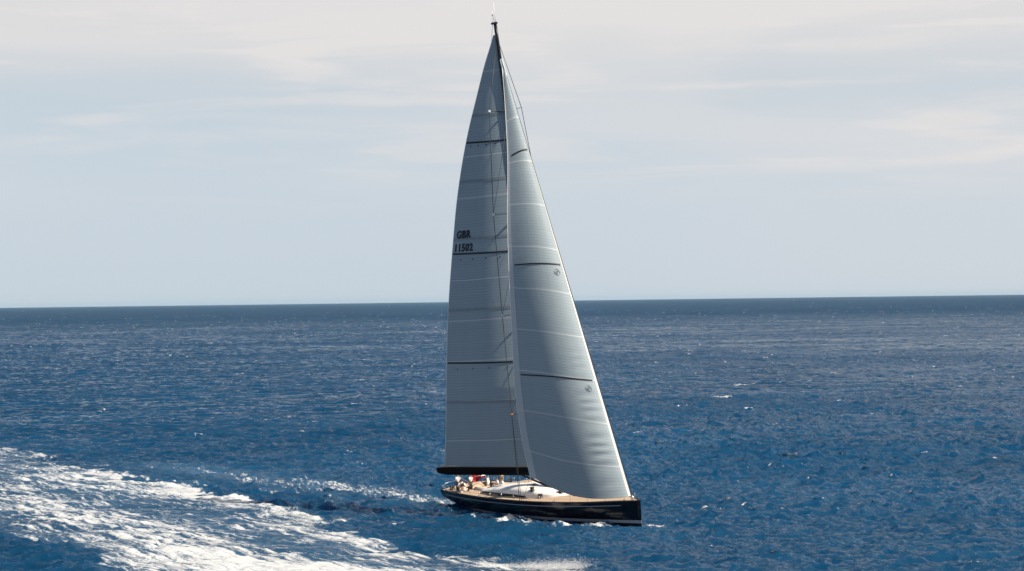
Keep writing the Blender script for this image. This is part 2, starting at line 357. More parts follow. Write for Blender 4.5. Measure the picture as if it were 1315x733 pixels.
# ------------------------------------------------------------------ yacht materials
def hull_mat():
    m = bpy.data.materials.new('navy_gelcoat'); m.use_nodes = True; n = m.node_tree.nodes; l = m.node_tree.links; b = n['Principled BSDF']
    tcn = n.new('ShaderNodeTexCoord'); s = n.new('ShaderNodeSeparateXYZ'); l.new(tcn.outputs['Object'], s.inputs[0])
    def M(op, a, c=None, cl=False):
        x = n.new('ShaderNodeMath'); x.operation = op; x.use_clamp = cl
        for i, v in enumerate((a, c)):
            if v is None: continue
            if hasattr(v, 'is_output'): l.new(v, x.inputs[i])
            else: x.inputs[i].default_value = v
        return x.outputs[0]
    # boot top: a grey line a little above the design waterline
    up = M('MULTIPLY', M('SUBTRACT', 1.0, M('POWER', M('DIVIDE', M('SUBTRACT', s.outputs['X'], 2.0), 15.5), 2.0)), .06)
    zz = M('SUBTRACT', s.outputs['Z'], up)
    boot = M('MULTIPLY', M('GREATER_THAN', zz, -.04), M('LESS_THAN', zz, .26))
    anti = M('LESS_THAN', zz, -.03999)
    def mix(f, a, c):
        x = n.new('ShaderNodeMixRGB')
        for i, v in enumerate((f, a, c)):
            if hasattr(v, 'is_output'): l.new(v, x.inputs[i])
            else: x.inputs[i].default_value = (*v, 1)
        return x.outputs[0]
    zt = n.new('ShaderNodeTexNoise'); zt.inputs['Scale'].default_value = .7; zt.inputs['Detail'].default_value = 6; l.new(tcn.outputs['Object'], zt.inputs['Vector'])
    c = mix(zt.outputs['Fac'], (.002, .0025, .006), (.0035, .0045, .010))
    c = mix(boot, c, (.34, .37, .42)); c = mix(anti, c, (.01, .012, .02))
    l.new(c, b.inputs['Base Color']); b.inputs['Roughness'].default_value = .13; b.inputs['Specular IOR Level'].default_value = .35
    return m
def teak_mat():
    m = bpy.data.materials.new('teak_planks'); m.use_nodes = True; n = m.node_tree.nodes; l = m.node_tree.links; b = n['Principled BSDF']
    tcn = n.new('ShaderNodeTexCoord'); s = n.new('ShaderNodeSeparateXYZ'); l.new(tcn.outputs['Object'], s.inputs[0])
    w = n.new('ShaderNodeTexWave'); w.bands_direction = 'Y'; w.inputs['Scale'].default_value = 3.2; l.new(tcn.outputs['Object'], w.inputs['Vector'])
    r = n.new('ShaderNodeValToRGB'); r.color_ramp.elements[0].position = .04; r.color_ramp.elements[0].color = (.10, .075, .055, 1); r.color_ramp.elements[1].position = .12; r.color_ramp.elements[1].color = (1, 1, 1, 1)
    l.new(w.outputs['Fac'], r.inputs[0])
    mp = n.new('ShaderNodeMapping'); mp.inputs['Scale'].default_value = (.5, 7, 1); l.new(tcn.outputs['Object'], mp.inputs[0])
    z = n.new('ShaderNodeTexNoise'); z.inputs['Scale'].default_value = 1.2; z.inputs['Detail'].default_value = 5; l.new(mp.outputs[0], z.inputs['Vector'])
    c = n.new('ShaderNodeMixRGB'); l.new(z.outputs['Fac'], c.inputs[0]); c.inputs[1].default_value = (.50, .37, .26, 1); c.inputs[2].default_value = (.64, .50, .38, 1)
    k = n.new('ShaderNodeMixRGB'); k.blend_type = 'MULTIPLY'; k.inputs[0].default_value = 1; l.new(c.outputs[0], k.inputs[1]); l.new(r.outputs[0], k.inputs[2])
    l.new(k.outputs[0], b.inputs['Base Color']); b.inputs['Roughness'].default_value = .7
    return m
def sail_mat(name, leech_band, warm, seam_n, cream_n):
    """laminated cloth: UV x = luff to leech, y = foot to head (metres in UV2)"""
    m = bpy.data.materials.new(name); m.use_nodes = True; n = m.node_tree.nodes; l = m.node_tree.links; b = n['Principled BSDF']
    uv = n.new('ShaderNodeUVMap'); uv.uv_map = 'UVMap'; s = n.new('ShaderNodeSeparateXYZ'); l.new(uv.outputs[0], s.inputs[0])
    def M(op, a, c=None, cl=False):
        x = n.new('ShaderNodeMath'); x.operation = op; x.use_clamp = cl
        for i, v in enumerate((a, c)):
            if v is None: continue
            if hasattr(v, 'is_output'): l.new(v, x.inputs[i])
            else: x.inputs[i].default_value = v
        return x.outputs[0]
    def mix(f, a, c, t='MIX'):
        x = n.new('ShaderNodeMixRGB'); x.blend_type = t
        for i, v in enumerate((f, a, c)):
            if hasattr(v, 'is_output'): l.new(v, x.inputs[i])
            else: x.inputs[i].default_value = v if i == 0 else (*v, 1)
        return x.outputs[0]
    def noise(sc, st, det=4, rough=.55):
        mp = n.new('ShaderNodeMapping'); mp.inputs['Scale'].default_value = st; l.new(uv.outputs[0], mp.inputs[0])
        z = n.new('ShaderNodeTexNoise'); z.inputs['Scale'].default_value = sc; z.inputs['Detail'].default_value = det; z.inputs['Roughness'].default_value = rough; l.new(mp.outputs[0], z.inputs['Vector']); return z.outputs['Fac']
    def rng_(x, a, c, d, e):
        y = n.new('ShaderNodeMapRange'); l.new(x, y.inputs[0])
        for i, v in enumerate((a, c, d, e)): y.inputs[i + 1].default_value = v
        return y.outputs[0]
    wob = M('MULTIPLY', M('SUBTRACT', noise(3, (1, 1, 1)), .5), .004)
    v = M('ADD', s.outputs['Y'], wob)
    fine = M('FRACT', M('MULTIPLY', v, seam_n))
    fl = M('LESS_THAN', fine, .22)                                   # fibre rows
    bandn = noise(1.0, (.6, seam_n * .55, 1), 3)
    base = mix(bandn, (.225, .295, .355), (.29, .365, .425))
    base = mix(rng_(noise(5, (3, 1, 1), 6), .3, .7, 0, .5), base, (.29, .365, .425))
    base = mix(M('MULTIPLY', fl, .34), base, (.17, .20, .23))
    cr = M('FRACT', M('ADD', M('MULTIPLY', v, cream_n), .35)); crl = M('LESS_THAN', cr, .022)
    base = mix(M('MULTIPLY', crl, .55), base, (.62, .64, .66))       # pale joining seams
    tp = M('GREATER_THAN', s.outputs['X'], 1 - leech_band); base = mix(M('MULTIPLY', tp, .55), base, (.55, .58, .62))  # paler band of colour along the leech edge
    lf = M('LESS_THAN', s.outputs['X'], .012); base = mix(M('MULTIPLY', lf, .8), base, (.7, .7, .68))
    base = mix(1.0, base, warm, 'MULTIPLY')
    l.new(base, b.inputs['Base Color']); b.inputs['Roughness'].default_value = .55; b.inputs['Specular IOR Level'].default_value = .25
    bp = n.new('ShaderNodeBump'); bp.inputs['Strength'].default_value = .35; bp.inputs['Distance'].default_value = .03
    l.new(M('ADD', M('MULTIPLY', fl, .3), noise(6, (1.5, 20, 1), 4)), bp.inputs['Height']); l.new(bp.outputs[0], b.inputs['Normal'])
    tr = n.new('ShaderNodeBsdfTranslucent'); tm = mix(1.0, base, (.75, .95, 1.1), 'MULTIPLY'); l.new(tm, tr.inputs[0])
    ms = n.new('ShaderNodeMixShader'); ms.inputs[0].default_value = .05; l.new(b.outputs[0], ms.inputs[1]); l.new(tr.outputs[0], ms.inputs[2])
    l.new(ms.outputs[0], n['Material Output'].inputs[0])
    return m
M_hull = hull_mat(); M_teak = teak_mat()
M_white = mat('white_gelcoat', (.88, .86, .83), .35, noise=(1.5, .05))
M_cream = mat('cream_cushion', (.68, .62, .54), .8, noise=(6, .08))
M_black = mat('black_carbon', (.008, .009, .012), .35, noise=(4, .2))
M_boom = mat('black_boom_paint', (.002, .0023, .0035), .6, spec=.12, noise=(2, .3))
M_glass = mat('dark_cabin_glass', (.01, .012, .016), .06)
M_steel = mat('polished_steel', (.62, .63, .65), .2, metal=1.0, noise=(8, .05))
M_wire = mat('dark_rigging', (.03, .035, .04), .4)
M_grey = mat('grey_deck_paint', (.30, .32, .36), .5, noise=(3, .1))
M_silver = mat('silver_cove_line', (.24, .26, .31), .35, noise=(5, .1))
M_stripe = mat('black_sail_tape', (.012, .014, .02), .6, noise=(3, .2))
M_letter = mat('black_sail_lettering', (.012, .016, .03), .6, noise=(3, .2))
M_batten = mat('batten_pocket', (.19, .235, .275), .6, noise=(3, .1))
M_orange = mat('orange_cover', (.55, .22, .07), .6, noise=(3, .2))
M_patch = mat('white_spreader_patch', (.72, .74, .76), .5, noise=(5, .1))
M_rope = mat('grey_rope', (.25, .24, .22), .8, noise=(30, .3))
M_toe = mat('dark_toe_rail', (.03, .02, .018), .5, noise=(6, .2))

# ------------------------------------------------------------------ hull
XS = np.linspace(-17.3, 17.4, 97)
def hb1(x): return float(halfbeam(np.array([x]))[0])
def sheer(x): return 1.78 + .42 * max(0, (x + 6) / 23.4) ** 1.8 - .03 * math.sin(max(0, min(1, (x + 17.3) / 15)) * math.pi)
def keelz(x):
    if x < -2: return -1.0 + 1.32 * ((-2 - x) / 15.3) ** 1.7
    return -1.0 + .15 * ((x + 2) / 19.4) ** 2
def section(x, nseg=14, side=-1):
    w, zs, zk = max(hb1(x), .03), sheer(x), keelz(x)
    t = max(0, (x - 2) / 15.4); p = 2.7 - 1.25 * t ** 1.3
    pts = []
    for i in range(nseg + 1):
        th = math.pi / 2 * i / nseg                      # 0 at sheer, 1 at the keel
        y = w * math.cos(th) ** (2 / p); zz = zs - (zs - zk) * math.sin(th) ** (2 / p)
        xx = x - (.28 * (zs - zz) / 2.2 if x > 14 else 0) * max(0, (x - 14) / 3.4)
        xx += (.55 * ((zs - zz) / 1.5) ** 1.2) * max(0, (-x - 14.3) / 3.0) ** 2
        pts.append((xx, side * y, zz))
    return pts
nseg = 14; vs = []; fs = []
for x in XS: vs += section(x, nseg, -1) + section(x, nseg, 1)[::-1][1:]
row = 2 * nseg + 1
for i in range(len(XS) - 1):
    for j in range(row - 1):
        a = i * row + j; fs.append((a, a + 1, a + row + 1, a + row))
fs.append(tuple(range(row))); last = (len(XS) - 1) * row; fs.append(tuple(range(last + row - 1, last - 1, -1)))
hull = mesh('hull', vs, fs, M_hull, yacht, True)
hull.data.polygons[-2].use_smooth = False
# deck: one sheet with camber and a sunk helm cockpit and guest cockpit
vs, fs = [], []; nv = 30; DX_ = np.linspace(-17.25, 17.3, 150)
def deckz(x, y):
    w = hb1(x); z_ = sheer(x) - .06 + .16 * (1 - (y / max(w, .2)) ** 2) * min(1, w / 2)
    if -15.9 < x < -12.9 and abs(y) < 2.0: z_ -= .42
    if -12.3 < x < -9.3 and abs(y) < 1.15: z_ -= .55
    return z_
for x in DX_:
    w = max(hb1(x) - .07, .01)
    for j in range(nv + 1):
        y = w * (2 * j / nv - 1); vs.append((x, y, deckz(x, y)))
for i in range(len(DX_) - 1):
    for j in range(nv): a = i * (nv + 1) + j; fs.append((a, a + nv + 1, a + nv + 2, a + 1))
deck = mesh('deck', vs, fs, M_teak, yacht)
# toe rail and cove line, each side
def side_strip(name, zoff, hgt_, out, m, x0, x1):
    for sd in (-1, 1):
        vs, fs = [], []; xs = np.linspace(x0, x1, 90)
        for x in xs:
            w = hb1(x); zt = sheer(x) + zoff
            p = 2.7 - 1.25 * max(0, (x - 2) / 15.4) ** 1.3; D = sheer(x) - keelz(x)
            def yy(zq):
                s_ = max(0, min(1, (sheer(x) - zq) / D)); return w * (1 - s_ ** p) ** (1 / p)
            xo = x - (.28 * (sheer(x) - zt) / 2.2) * max(0, (x - 14) / 3.4) if x > 14 else x
            a, c = yy(zt), yy(zt - hgt_)
            vs += [(xo, sd * (a + out), zt), (xo, sd * (c + out), zt - hgt_), (xo, sd * (c - .05), zt - hgt_), (xo, sd * (a - .05), zt)]
        for i in range(len(xs) - 1):
            for j in range(4): a = i * 4 + j; bq = i * 4 + (j + 1) % 4; fs.append((a, bq, bq + 4, a + 4))
        fs += [(0, 1, 2, 3), tuple(range(len(vs) - 1, len(vs) - 5, -1))]
        mesh(name, vs, fs, m, hull if name == 'cove_line' else yacht)
side_strip('toe_rail', .05, .11, .012, M_toe, -17.2, 17.2)
side_strip('cove_line', -.36, .075, .012, M_silver, -16.0, 15.2)

# ------------------------------------------------------------------ coachroof
CX = np.linspace(-9.4, 4.2, 50)
def croof(x):
    w = np.interp(x, [-9.4, -8, -5, -1, 1.5, 3.2, 4.2], [2.35, 2.55, 2.75, 2.65, 2.2, 1.45, .35])
    h = np.interp(x, [-9.4, -8, -5, -3, -1, 1.5, 3.2, 4.2], [.45, .62, 1.0, 1.16, 1.14, .82, .45, .06]); return float(w), float(h)
vs, fs = [], []; ns = 20
for x in CX:
    w, h = croof(x)
    for j in range(ns + 1):
        th = math.pi * j / ns; y = -w * math.copysign(abs(math.cos(th)) ** .5, math.cos(th)); zz = h * math.sin(th) ** .38
        vs.append((x, y, deckz(x, min(abs(y), hb1(x))) - .04 + zz))
for i in range(len(CX) - 1):
    for j in range(ns): a = i * (ns + 1) + j; fs.append((a, a + 1, a + ns + 2, a + ns + 1))
fs.append(tuple(range(ns + 1))[::-1]); fs.append(tuple(range((len(CX) - 1) * (ns + 1), len(CX) * (ns + 1))))
roof = mesh('coachroof', vs, fs, M_white, yacht, True)
def on_roof(x, y):
    w, h = croof(x); c = min(1, abs(y) / w) ** 2; return deckz(x, min(abs(y), hb1(x))) - .04 + h * max(0, 1 - c * c) ** .19
def roof_panel(name, x0, x1, y0, y1, m, off=.012, nx=14, ny=8):
    vs, fs = [], []
    for i in range(nx + 1):
        for j in range(ny + 1):
            x = x0 + (x1 - x0) * i / nx; y = y0 + (y1 - y0) * j / ny; vs.append((x, y, on_roof(x, y) + off))
    k = len(vs)
    vs += [(v[0], v[1], v[2] - off * 2) for v in vs]
    for i in range(nx):
        for j in range(ny): a = i * (ny + 1) + j; fs.append((a, a + ny + 1, a + ny + 2, a + 1))
    rim = [j for j in range(ny + 1)] + [i * (ny + 1) + ny for i in range(1, nx + 1)] + [nx * (ny + 1) + j for j in range(ny - 1, -1, -1)] + [i * (ny + 1) for i in range(nx - 1, 0, -1)]
    for a, c in zip(rim, rim[1:] + rim[:1]): fs.append((a, c, c + k, a + k))
    return mesh(name, vs, fs, m, roof)
roof_panel('teak_panel', -6.6, -2.2, -.9, 1.9, M_teak)
for x0, x1, y0, y1 in ((-.9, -.1, -1.3, -.7), (.9, 1.7, -.35, .35), (-1.0, -.2, .7, 1.3)):
    roof_panel('roof_hatch', x0, x1, y0, y1, M_glass, .02, 4, 4)
roof_panel('grab_rail', -8.9, -6.0, -1.75, -1.62, M_batten, .06, 10, 1)
# long dark side windows in the cabin side
for sd in (-1, 1):
    vs, fs = [], []; xs = np.linspace(-9.2, .2, 50)
    for i, x in enumerate(xs):
        w, h = croof(x); e = math.sin(math.pi * i / 49) ** .35
        for zq in (.04 + .05 * (1 - e), .10 + .26 * e):
            sr = min(1, (zq + .04) / h) ** (1 / .38); y = w * (1 - sr * sr) ** .25 + .035
            vs.append((x, sd * y, deckz(x, y) + zq))
    for i in range(len(xs) - 1): a = i * 2; fs.append((a, a + 1, a + 3, a + 2))
    k = len(vs); vs += [(v[0], v[1] - sd * .06, v[2]) for v in vs]
    fs += [tuple(k + i for i in f[::-1]) for f in fs]
    for i in range(len(xs) - 1):
        a = i * 2; fs += [(a, a + 2, a + 2 + k, a + k), (a + 1, a + 3, a + 3 + k, a + 1 + k)]
    mesh('cabin_window', vs, fs, M_glass, roof)

# cockpit furniture
def coaming(x0, x1, y, w, h):
    bm = bmesh.new(); box(bm, ((x0 + x1) / 2, y, deckz((x0 + x1) / 2, y + .6 * (1 if y > 0 else -1)) + h / 2 - .02), (x1 - x0, w, h)); bevel(bm, .07, 3); bm_obj('cockpit_coaming', bm, M_white, yacht, True)
for sd in (-1, 1): coaming(-12.4, -9.2, sd * 1.32, .3, .30)
for sd in (-1, 1):
    bm = bmesh.new(); box(bm, (-10.8, sd * .92, deckz(-10.8, 0) + .17), (2.6, .42, .36)); bevel(bm, .05); bm_obj('cockpit_bench', bm, M_cream, yacht, True)
bm = bmesh.new(); box(bm, (-10.8, 0, deckz(-10.8, 0) + .42), (1.5, .5, .07)); box(bm, (-10.8, 0, deckz(-10.8, 0) + .2), (.3, .2, .40)); bevel(bm, .02, 1); bm_obj('cockpit_table', bm, M_teak, yacht)
def winch(x, y, r, base=None):
    z0 = (on_roof(x, y) if (abs(y) < croof(x)[0] - .1 and -9.4 < x < 4.0) else deckz(x, y)) if base is None else base
    bm = bmesh.new(); prof = [(0, 0), (r, 0), (r * 1.05, .06), (r * .78, .10), (r * .70, .26), (r * .95, .34), (r * 1.0, .40), (r * .5, .43), (0, .43)]
    sg = 14; rings = []
    for pr, pz in prof: rings.append([bm.verts.new((x + pr * math.cos(2 * math.pi * k / sg), y + pr * math.sin(2 * math.pi * k / sg), z0 - .01 + pz)) for k in range(sg)] if pr > 0 else [bm.verts.new((x, y, z0 - .01 + pz))])
    for a, c in zip(rings, rings[1:]):
        for k in range(sg):
            if len(a) == 1: bm.faces.new((a[0], c[k], c[(k + 1) % sg]))
            elif len(c) == 1: bm.faces.new((a[k], c[0], a[(k + 1) % sg]))
            else: bm.faces.new((a[k], c[k], c[(k + 1) % sg], a[(k + 1) % sg]))
    w = bm_obj('winch', bm, M_black, yacht, True)
for x, y, r in ((.9, -2.1, .26), (2.1, -1.95, .28), (.77, 1.35, .3), (1.75, 1.55, .32), (3.3, .5, .26), (3.6, -.45, .26), (-12.6, -1.75, .34), (-12.6, 1.75, .34), (-15.7, -2.2, .34), (-15.7, 2.2, .34), (-8.9, -1.2, .24), (-8.9, 1.2, .24), (-14.1, -2.35, .25)):
    winch(x, y, r)
def wheel(y):
    x0 = -14.6; zc = deckz(x0, y) + 1.0
    pd = bmesh.new(); box(pd, (x0 + .16, y, zc - .5), (.30, .32, 1.05), taper=.7); bevel(pd, .04); p = bm_obj('steering_pedestal', pd, M_white, yacht, True)
    w = bmesh.new(); pts = [(x0 - .08, y + .72 * math.cos(a), zc + .72 * math.sin(a)) for a in [2 * math.pi * k / 28 for k in range(29)]]; tube(w, pts, .035, 6, False)
    for k in range(5):
        a = 2 * math.pi * k / 5 + .3; tube(w, [(x0 - .05, y, zc), (x0 - .08, y + .7 * math.cos(a), zc + .7 * math.sin(a))], .018, 5)
    bm_obj('steering_wheel', w, M_black, yacht, True)
wheel(-1.45); wheel(1.45)
# foredeck hatches, cleats and furler
for x, y in ((6.2, 0), (9.0, 0), (11.6, 0)):
    bm = bmesh.new(); box(bm, (x, y, deckz(x, y) + .015), (.75, .75, .05)); bevel(bm, .015); bm_obj('deck_hatch', bm, M_glass if x < 8 else M_teak, yacht)
for x in (-16.4, -8, 6, 15.4):
    for sd in (-1, 1):
        y = sd * (hb1(x) - .28); z0 = deckz(x, y); bm = bmesh.new(); tube(bm, [(x - .17, y, z0 + .11), (x - .08, y, z0 + .09), (x + .08, y, z0 + .09), (x + .17, y, z0 + .11)], .028, 6); box(bm, (x, y, z0 + .04), (.10, .06, .10)); bm_obj('cleat', bm, M_steel, yacht)
# stanchions and lifelines
for sd in (-1, 1):
    tops = []
    for x in np.linspace(-16.6, 15.6, 15):
        y = sd * (hb1(x) - .12); z0 = deckz(x, y); tops.append((x, y, z0 + .66)); tube_obj('stanchion', [(x, y, z0 - .02), (x, y, z0 + .66)], .016, M_steel, yacht, 6)
    tube_obj('lifeline', tops, .007, M_wire, yacht, 4); tube_obj('lifeline', [(p[0], p[1], p[2] - .3) for p in tops], .006, M_wire, yacht, 4)
for sd in (-1, 1):
    pts = [(-17.1, sd * .55, 1.8), (-17.15, sd * .55, 2.4), (-17.1, sd * 1.6, 2.44), (-16.6, sd * 2.55, 2.42), (-16.6, sd * 2.55, 1.76)]
    tube_obj('pushpit', pts, .022, M_steel, yacht, 6)

# ------------------------------------------------------------------ mast, boom, rigging
def mast_p(z_): return Vector((2.5 - .5 * (max(0, (z_ - 2.4)) / 46.6) ** 1.3, 0, z_))
zs = np.linspace(2.0, 49.0, 30)
def oval(name, pts, ra, rb, m, parent, seg=14):
    bm = bmesh.new(); rings = []
    for p, a, c in zip(pts, ra, rb): rings.append([bm.verts.new((p[0] + a * math.cos(t), p[1] + c * math.sin(t), p[2])) for t in [2 * math.pi * k / seg for k in range(seg)]])
    for a, c in zip(rings, rings[1:]):
        for k in range(seg): bm.faces.new((a[k], a[(k + 1) % seg], c[(k + 1) % seg], c[k]))
    bm.faces.new(rings[0][::-1]); bm.faces.new(rings[-1]); return bm_obj(name, bm, m, parent, True)
mast = oval('mast', [mast_p(z_) for z_ in zs], [.34 - .13 * max(0, (z_ - 36) / 13) for z_ in zs], [.20 - .06 * max(0, (z_ - 36) / 13) for z_ in zs], M_black, yacht)
top_ = mast_p(49)
bm = bmesh.new(); box(bm, (top_.x - .15, 0, 49.05), (.95, .26, .22)); bevel(bm, .04); bm_obj('mast_crane', bm, M_black, mast)
tube_obj('antenna', [top_ + Vector((.1, .05, .1)), top_ + Vector((.1, .05, 2.1))], [.028, .014], M_patch, mast, 6)
bm = bmesh.new(); tube(bm, [top_ + Vector((-.1, 0, .1)), top_ + Vector((-.25, .0, .9))], .018, 6); tube(bm, [top_ + Vector((-.75, .25, .85)), top_ + Vector((.2, -.25, .95))], .015, 6)
box(bm, top_ + Vector((-.75, .25, .88)), (.22, .02, .16)); bm_obj('wind_vane', bm, M_black, mast)
tube_obj('antenna', [top_ + Vector((.05, -.3, .1)), top_ + Vector((.3, -.32, 1.3))], .014, M_patch, mast, 5)
SPR = [(10.3, 3.35, 1.45), (20.2, 3.15, 1.0), (30.2, 2.75, .72), (40.3, 1.85, .30)]
tips = {}
for sd in (-1, 1):
    tl = []
    for z_, w, sw in SPR:
        a = mast_p(z_); c = Vector((a.x - sw, sd * w, z_ + .2)); tl.append(c)
        sp = oval('spreader', [], [], [], M_black, mast) if False else None
        bm = bmesh.new(); tube(bm, [a, c], [.13, .06], 8, True, .35); sp = bm_obj('spreader', bm, M_black, mast, True)
        if sd == -1:
            bm = bmesh.new(); box(bm, (0, 0, 0), (.34, .20, .36)); bevel(bm, .09, 3); q_ = bm_obj('spreader_boot', bm, M_patch if z_ > 12 else M_orange, yacht, True); q_.location = c
            if z_ < 12: q_.scale = (1.5, 1, .7)
    chain = Vector((.45, sd * 3.45, sheer(.45) + .0))
    pts = [mast_p(47.6)] + tl[::-1] + [chain]
    tube_obj('shroud', pts, .030, M_wire, yacht, 6)
    tube_obj('shroud', [mast_p(19.6), tl[0], chain + Vector((.35, 0, 0))], .024, M_wire, yacht, 6)
    for i in range(3): tube_obj('diagonal_shroud', [tl[i], mast_p([19.8, 29.8, 39.8][i])], .017, M_wire, yacht, 5)
    tube_obj('diagonal_shroud', [mast_p(10.0), chain + Vector((.5, -sd * .1, 0))], .018, M_wire, yacht, 5)
tack = Vector((15.95, 0, 2.55)); hound = mast_p(45.8) + Vector((.25, 0, 0))
tube_obj('forestay', [Vector((16.15, 0, 2.2)), hound], .030, M_wire, yacht, 6)
tube_obj('backstay', [Vector((-17.0, .1, 1.9)), mast_p(49) + Vector((-.5, 0, 0))], .018, M_wire, yacht, 5)
oval('headsail_furler', [(16.12, 0, z_) for z_ in (2.15, 2.25, 2.32, 2.5, 2.58)], [.10, .17, .17, .12, .06], [.10, .17, .17, .12, .06], M_steel, yacht)
# boom: deep canoe section, slightly tapered
BA = R(23.0); g0 = Vector((2.1, 0, 4.25)); bd = Vector((-math.cos(BA), -math.sin(BA), .028)); bs = Vector((-math.sin(BA), math.cos(BA), 0))
vs, fs = [], []
for i, t in enumerate(np.linspace(0, 1, 26)):
    c = g0 + bd * (14.8 * t); hw = .30 - .06 * t; ht = .40 if t < .9 else .40 - .08 * (t - .9) * 10; lo = -.42 + (.20 * ((t - .93) / .07) if t > .93 else 0)
    for y, zq in ((-hw, ht), (-hw * 1.02, ht * .3), (-hw * .85, lo * .5), (-hw * .45, lo), (hw * .45, lo), (hw * .85, lo * .5), (hw * 1.02, ht * .3), (hw, ht)): vs.append(c + bs * y + Vector((0, 0, zq)))
for i in range(25):
    for j in range(8): a = i * 8 + j; c = i * 8 + (j + 1) % 8; fs.append((a, c, c + 8, a + 8))
fs += [tuple(range(8))[::-1], tuple(range(200, 208))]
boom = mesh('boom', vs, fs, M_boom, yacht)
# white bundled foot on top of the boom
tube_obj('foot_bundle', [g0 + bd * (15 * t) + Vector((0, 0, .46)) for t in np.linspace(.04, .955, 16)], [.13 + .02 * math.sin(i * 2.1) for i in range(16)], mat('foot_cloth', (.45, .43, .40), .8, noise=(3, .2)), boom, 8)
tube_obj('boom_vang', [Vector((2.25, -.02, 2.35)), g0 + bd * 4.2 + Vector((0, 0, -.40))], [.13, .09], M_black, yacht, 8)
tube_obj('mainsheet', [g0 + bd * 12.6 + Vector((0, 0, -.4)), Vector((-11.9, -1.2, 1.95))], .022, M_rope, yacht, 5)

# ------------------------------------------------------------------ sails
MT = np.array([(5.0, 13.889999999999999, 23.0), (8.16, 13.14, 23.4), (15.77, 11.59, 24.2), (20.93, 10.42, 24.8), (26.8, 8.84, 25.5), (33.36, 6.88, 26.2), (38.66, 4.81, 26.8), (42.37, 3.04, 27.3), (45.31, 1.62, 27.6), (47.12, 0.62, 27.9), (47.9, 0.22, 28.0)])
JT = np.array([(4.54, 12.4, 17.0), (9.25, 11.08, 21.5), (13.92, 9.47, 26.1), (19.29, 7.53, 31.3), (24.6, 5.81, 36.6), (29.89, 4.16, 41.9), (35.91, 2.25, 47.9), (39.69, 1.30, 51.7), (42.74, .60, 54.7), (44.6, .22, 55.5)])
def cub(T, c, x):   # smooth interpolation of a table column
    xs = T[:, 0]; ys = T[:, c]; i = int(np.clip(np.searchsorted(xs, x) - 1, 0, len(xs) - 2)); h = xs[i + 1] - xs[i]; t = (x - xs[i]) / h
    d = np.gradient(ys, xs); return float((2 * t**3 - 3 * t**2 + 1) * ys[i] + (t**3 - 2 * t**2 + t) * h * d[i] + (-2 * t**3 + 3 * t**2) * ys[i + 1] + (t**3 - t**2) * h * d[i + 1])
def camb(u, pos, dep):
    e = math.log(.5) / math.log(pos); return dep * math.sin(math.pi * u ** e) ** 1.05
def main_pt(u, v):
    """u luff to leech, v foot to head"""
    z_ = 5.0 + 42.9 * v; c = cub(MT, 1, z_); d = R(cub(MT, 2, z_)); lp = mast_p(z_) + Vector((-.36 + .1 * v, 0, 0))
    dep = c * (.095 * min(1, .25 + v * 4)) * (1 - .25 * v)
    o = camb(u, .42, dep)
    droop = 0
    return lp + Vector((-math.cos(d) * c * u + math.sin(d) * o * .9, -math.sin(d) * c * u - math.cos(d) * o, droop))
def jib_pt(u, v):
    # each row runs from the luff down or up to the leech; the foot is rounded
    zl = 4.54 + 40.05 * v                                     # leech height
    zf = tack.z + (hound.z - .3 - tack.z) * v - .55 * math.sin(math.pi * v) * min(1, v * 6)               # luff height
    lp = tack + (hound - tack) * ((zf - tack.z) / (hound.z - tack.z))
    kk_ = (zl - tack.z) / (hound.z - tack.z); ll = tack + (hound - tack) * kk_
    c = cub(JT, 1, zl); d = R(cub(JT, 2, zl)); E = Vector((ll.x - math.cos(d) * c, -math.sin(d) * c, zl))
    P = lp.lerp(E, u); ch = (E - lp); cl_ = ch.length; nrm = Vector((-ch.y, ch.x, 0)).normalized()
    if nrm.y > 0: nrm = -nrm
    o = camb(u, .33, cl_ * (.125 + .05 * v))
    w = 0.0
    if v < .36: w = .045 * math.exp(-((u - .10) / .075) ** 2) * math.sin(v * 250 + u * 22 + 1.7 * math.sin(v * 61)) * (1 - v / .36) ** .7 * min(1, u * 25) * min(1, v * 14)   # soft creases behind the luff
    P = P + nrm * (o + w * 1.6)
    P.z += .42 * math.sin(math.pi * u ** .7) * min(1, v * 8) * (1 - v * .6)
    P.z -= 1.05 * math.sin(math.pi * min(1, u)) ** .9 * max(0, 1 - v * 9) ** 1.5 * .62
    return P
def sail(name, fn, nu, nvv, m, th=.02):
    vs, fs, uvs = [], [], []
    for j in range(nvv + 1):
        for i in range(nu + 1):
            vs.append(fn(i / nu, j / nvv)); uvs.append((i / nu, j / nvv))
    for j in range(nvv):
        for i in range(nu): a = j * (nu + 1) + i; fs.append((a, a + nu + 1, a + nu + 2, a + 1))
    me = bpy.data.meshes.new(name); me.from_pydata([tuple(v) for v in vs], [], fs); ul = me.uv_layers.new(name='UVMap')
    li = np.zeros(len(me.loops), np.int32); me.loops.foreach_get('vertex_index', li); ul.data.foreach_set('uv', np.array(uvs, np.float32)[li].ravel())
    o = link(name, me, m, yacht, True); return o
main = sail('mainsail', main_pt, 48, 260, sail_mat('main_cloth', .0, (1.0, 1.0, 1.0), 150, 10.5))
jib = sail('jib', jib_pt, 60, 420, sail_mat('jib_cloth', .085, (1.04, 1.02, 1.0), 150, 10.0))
def nrm_of(fn, u, v):
    e = 1e-3; a = fn(min(u + e, 1), v) - fn(max(u - e, 0), v); c = fn(u, min(v + e, 1)) - fn(u, max(v - e, 0)); nn = a.cross(c).normalized()
    return nn if nn.y < 0 else -nn
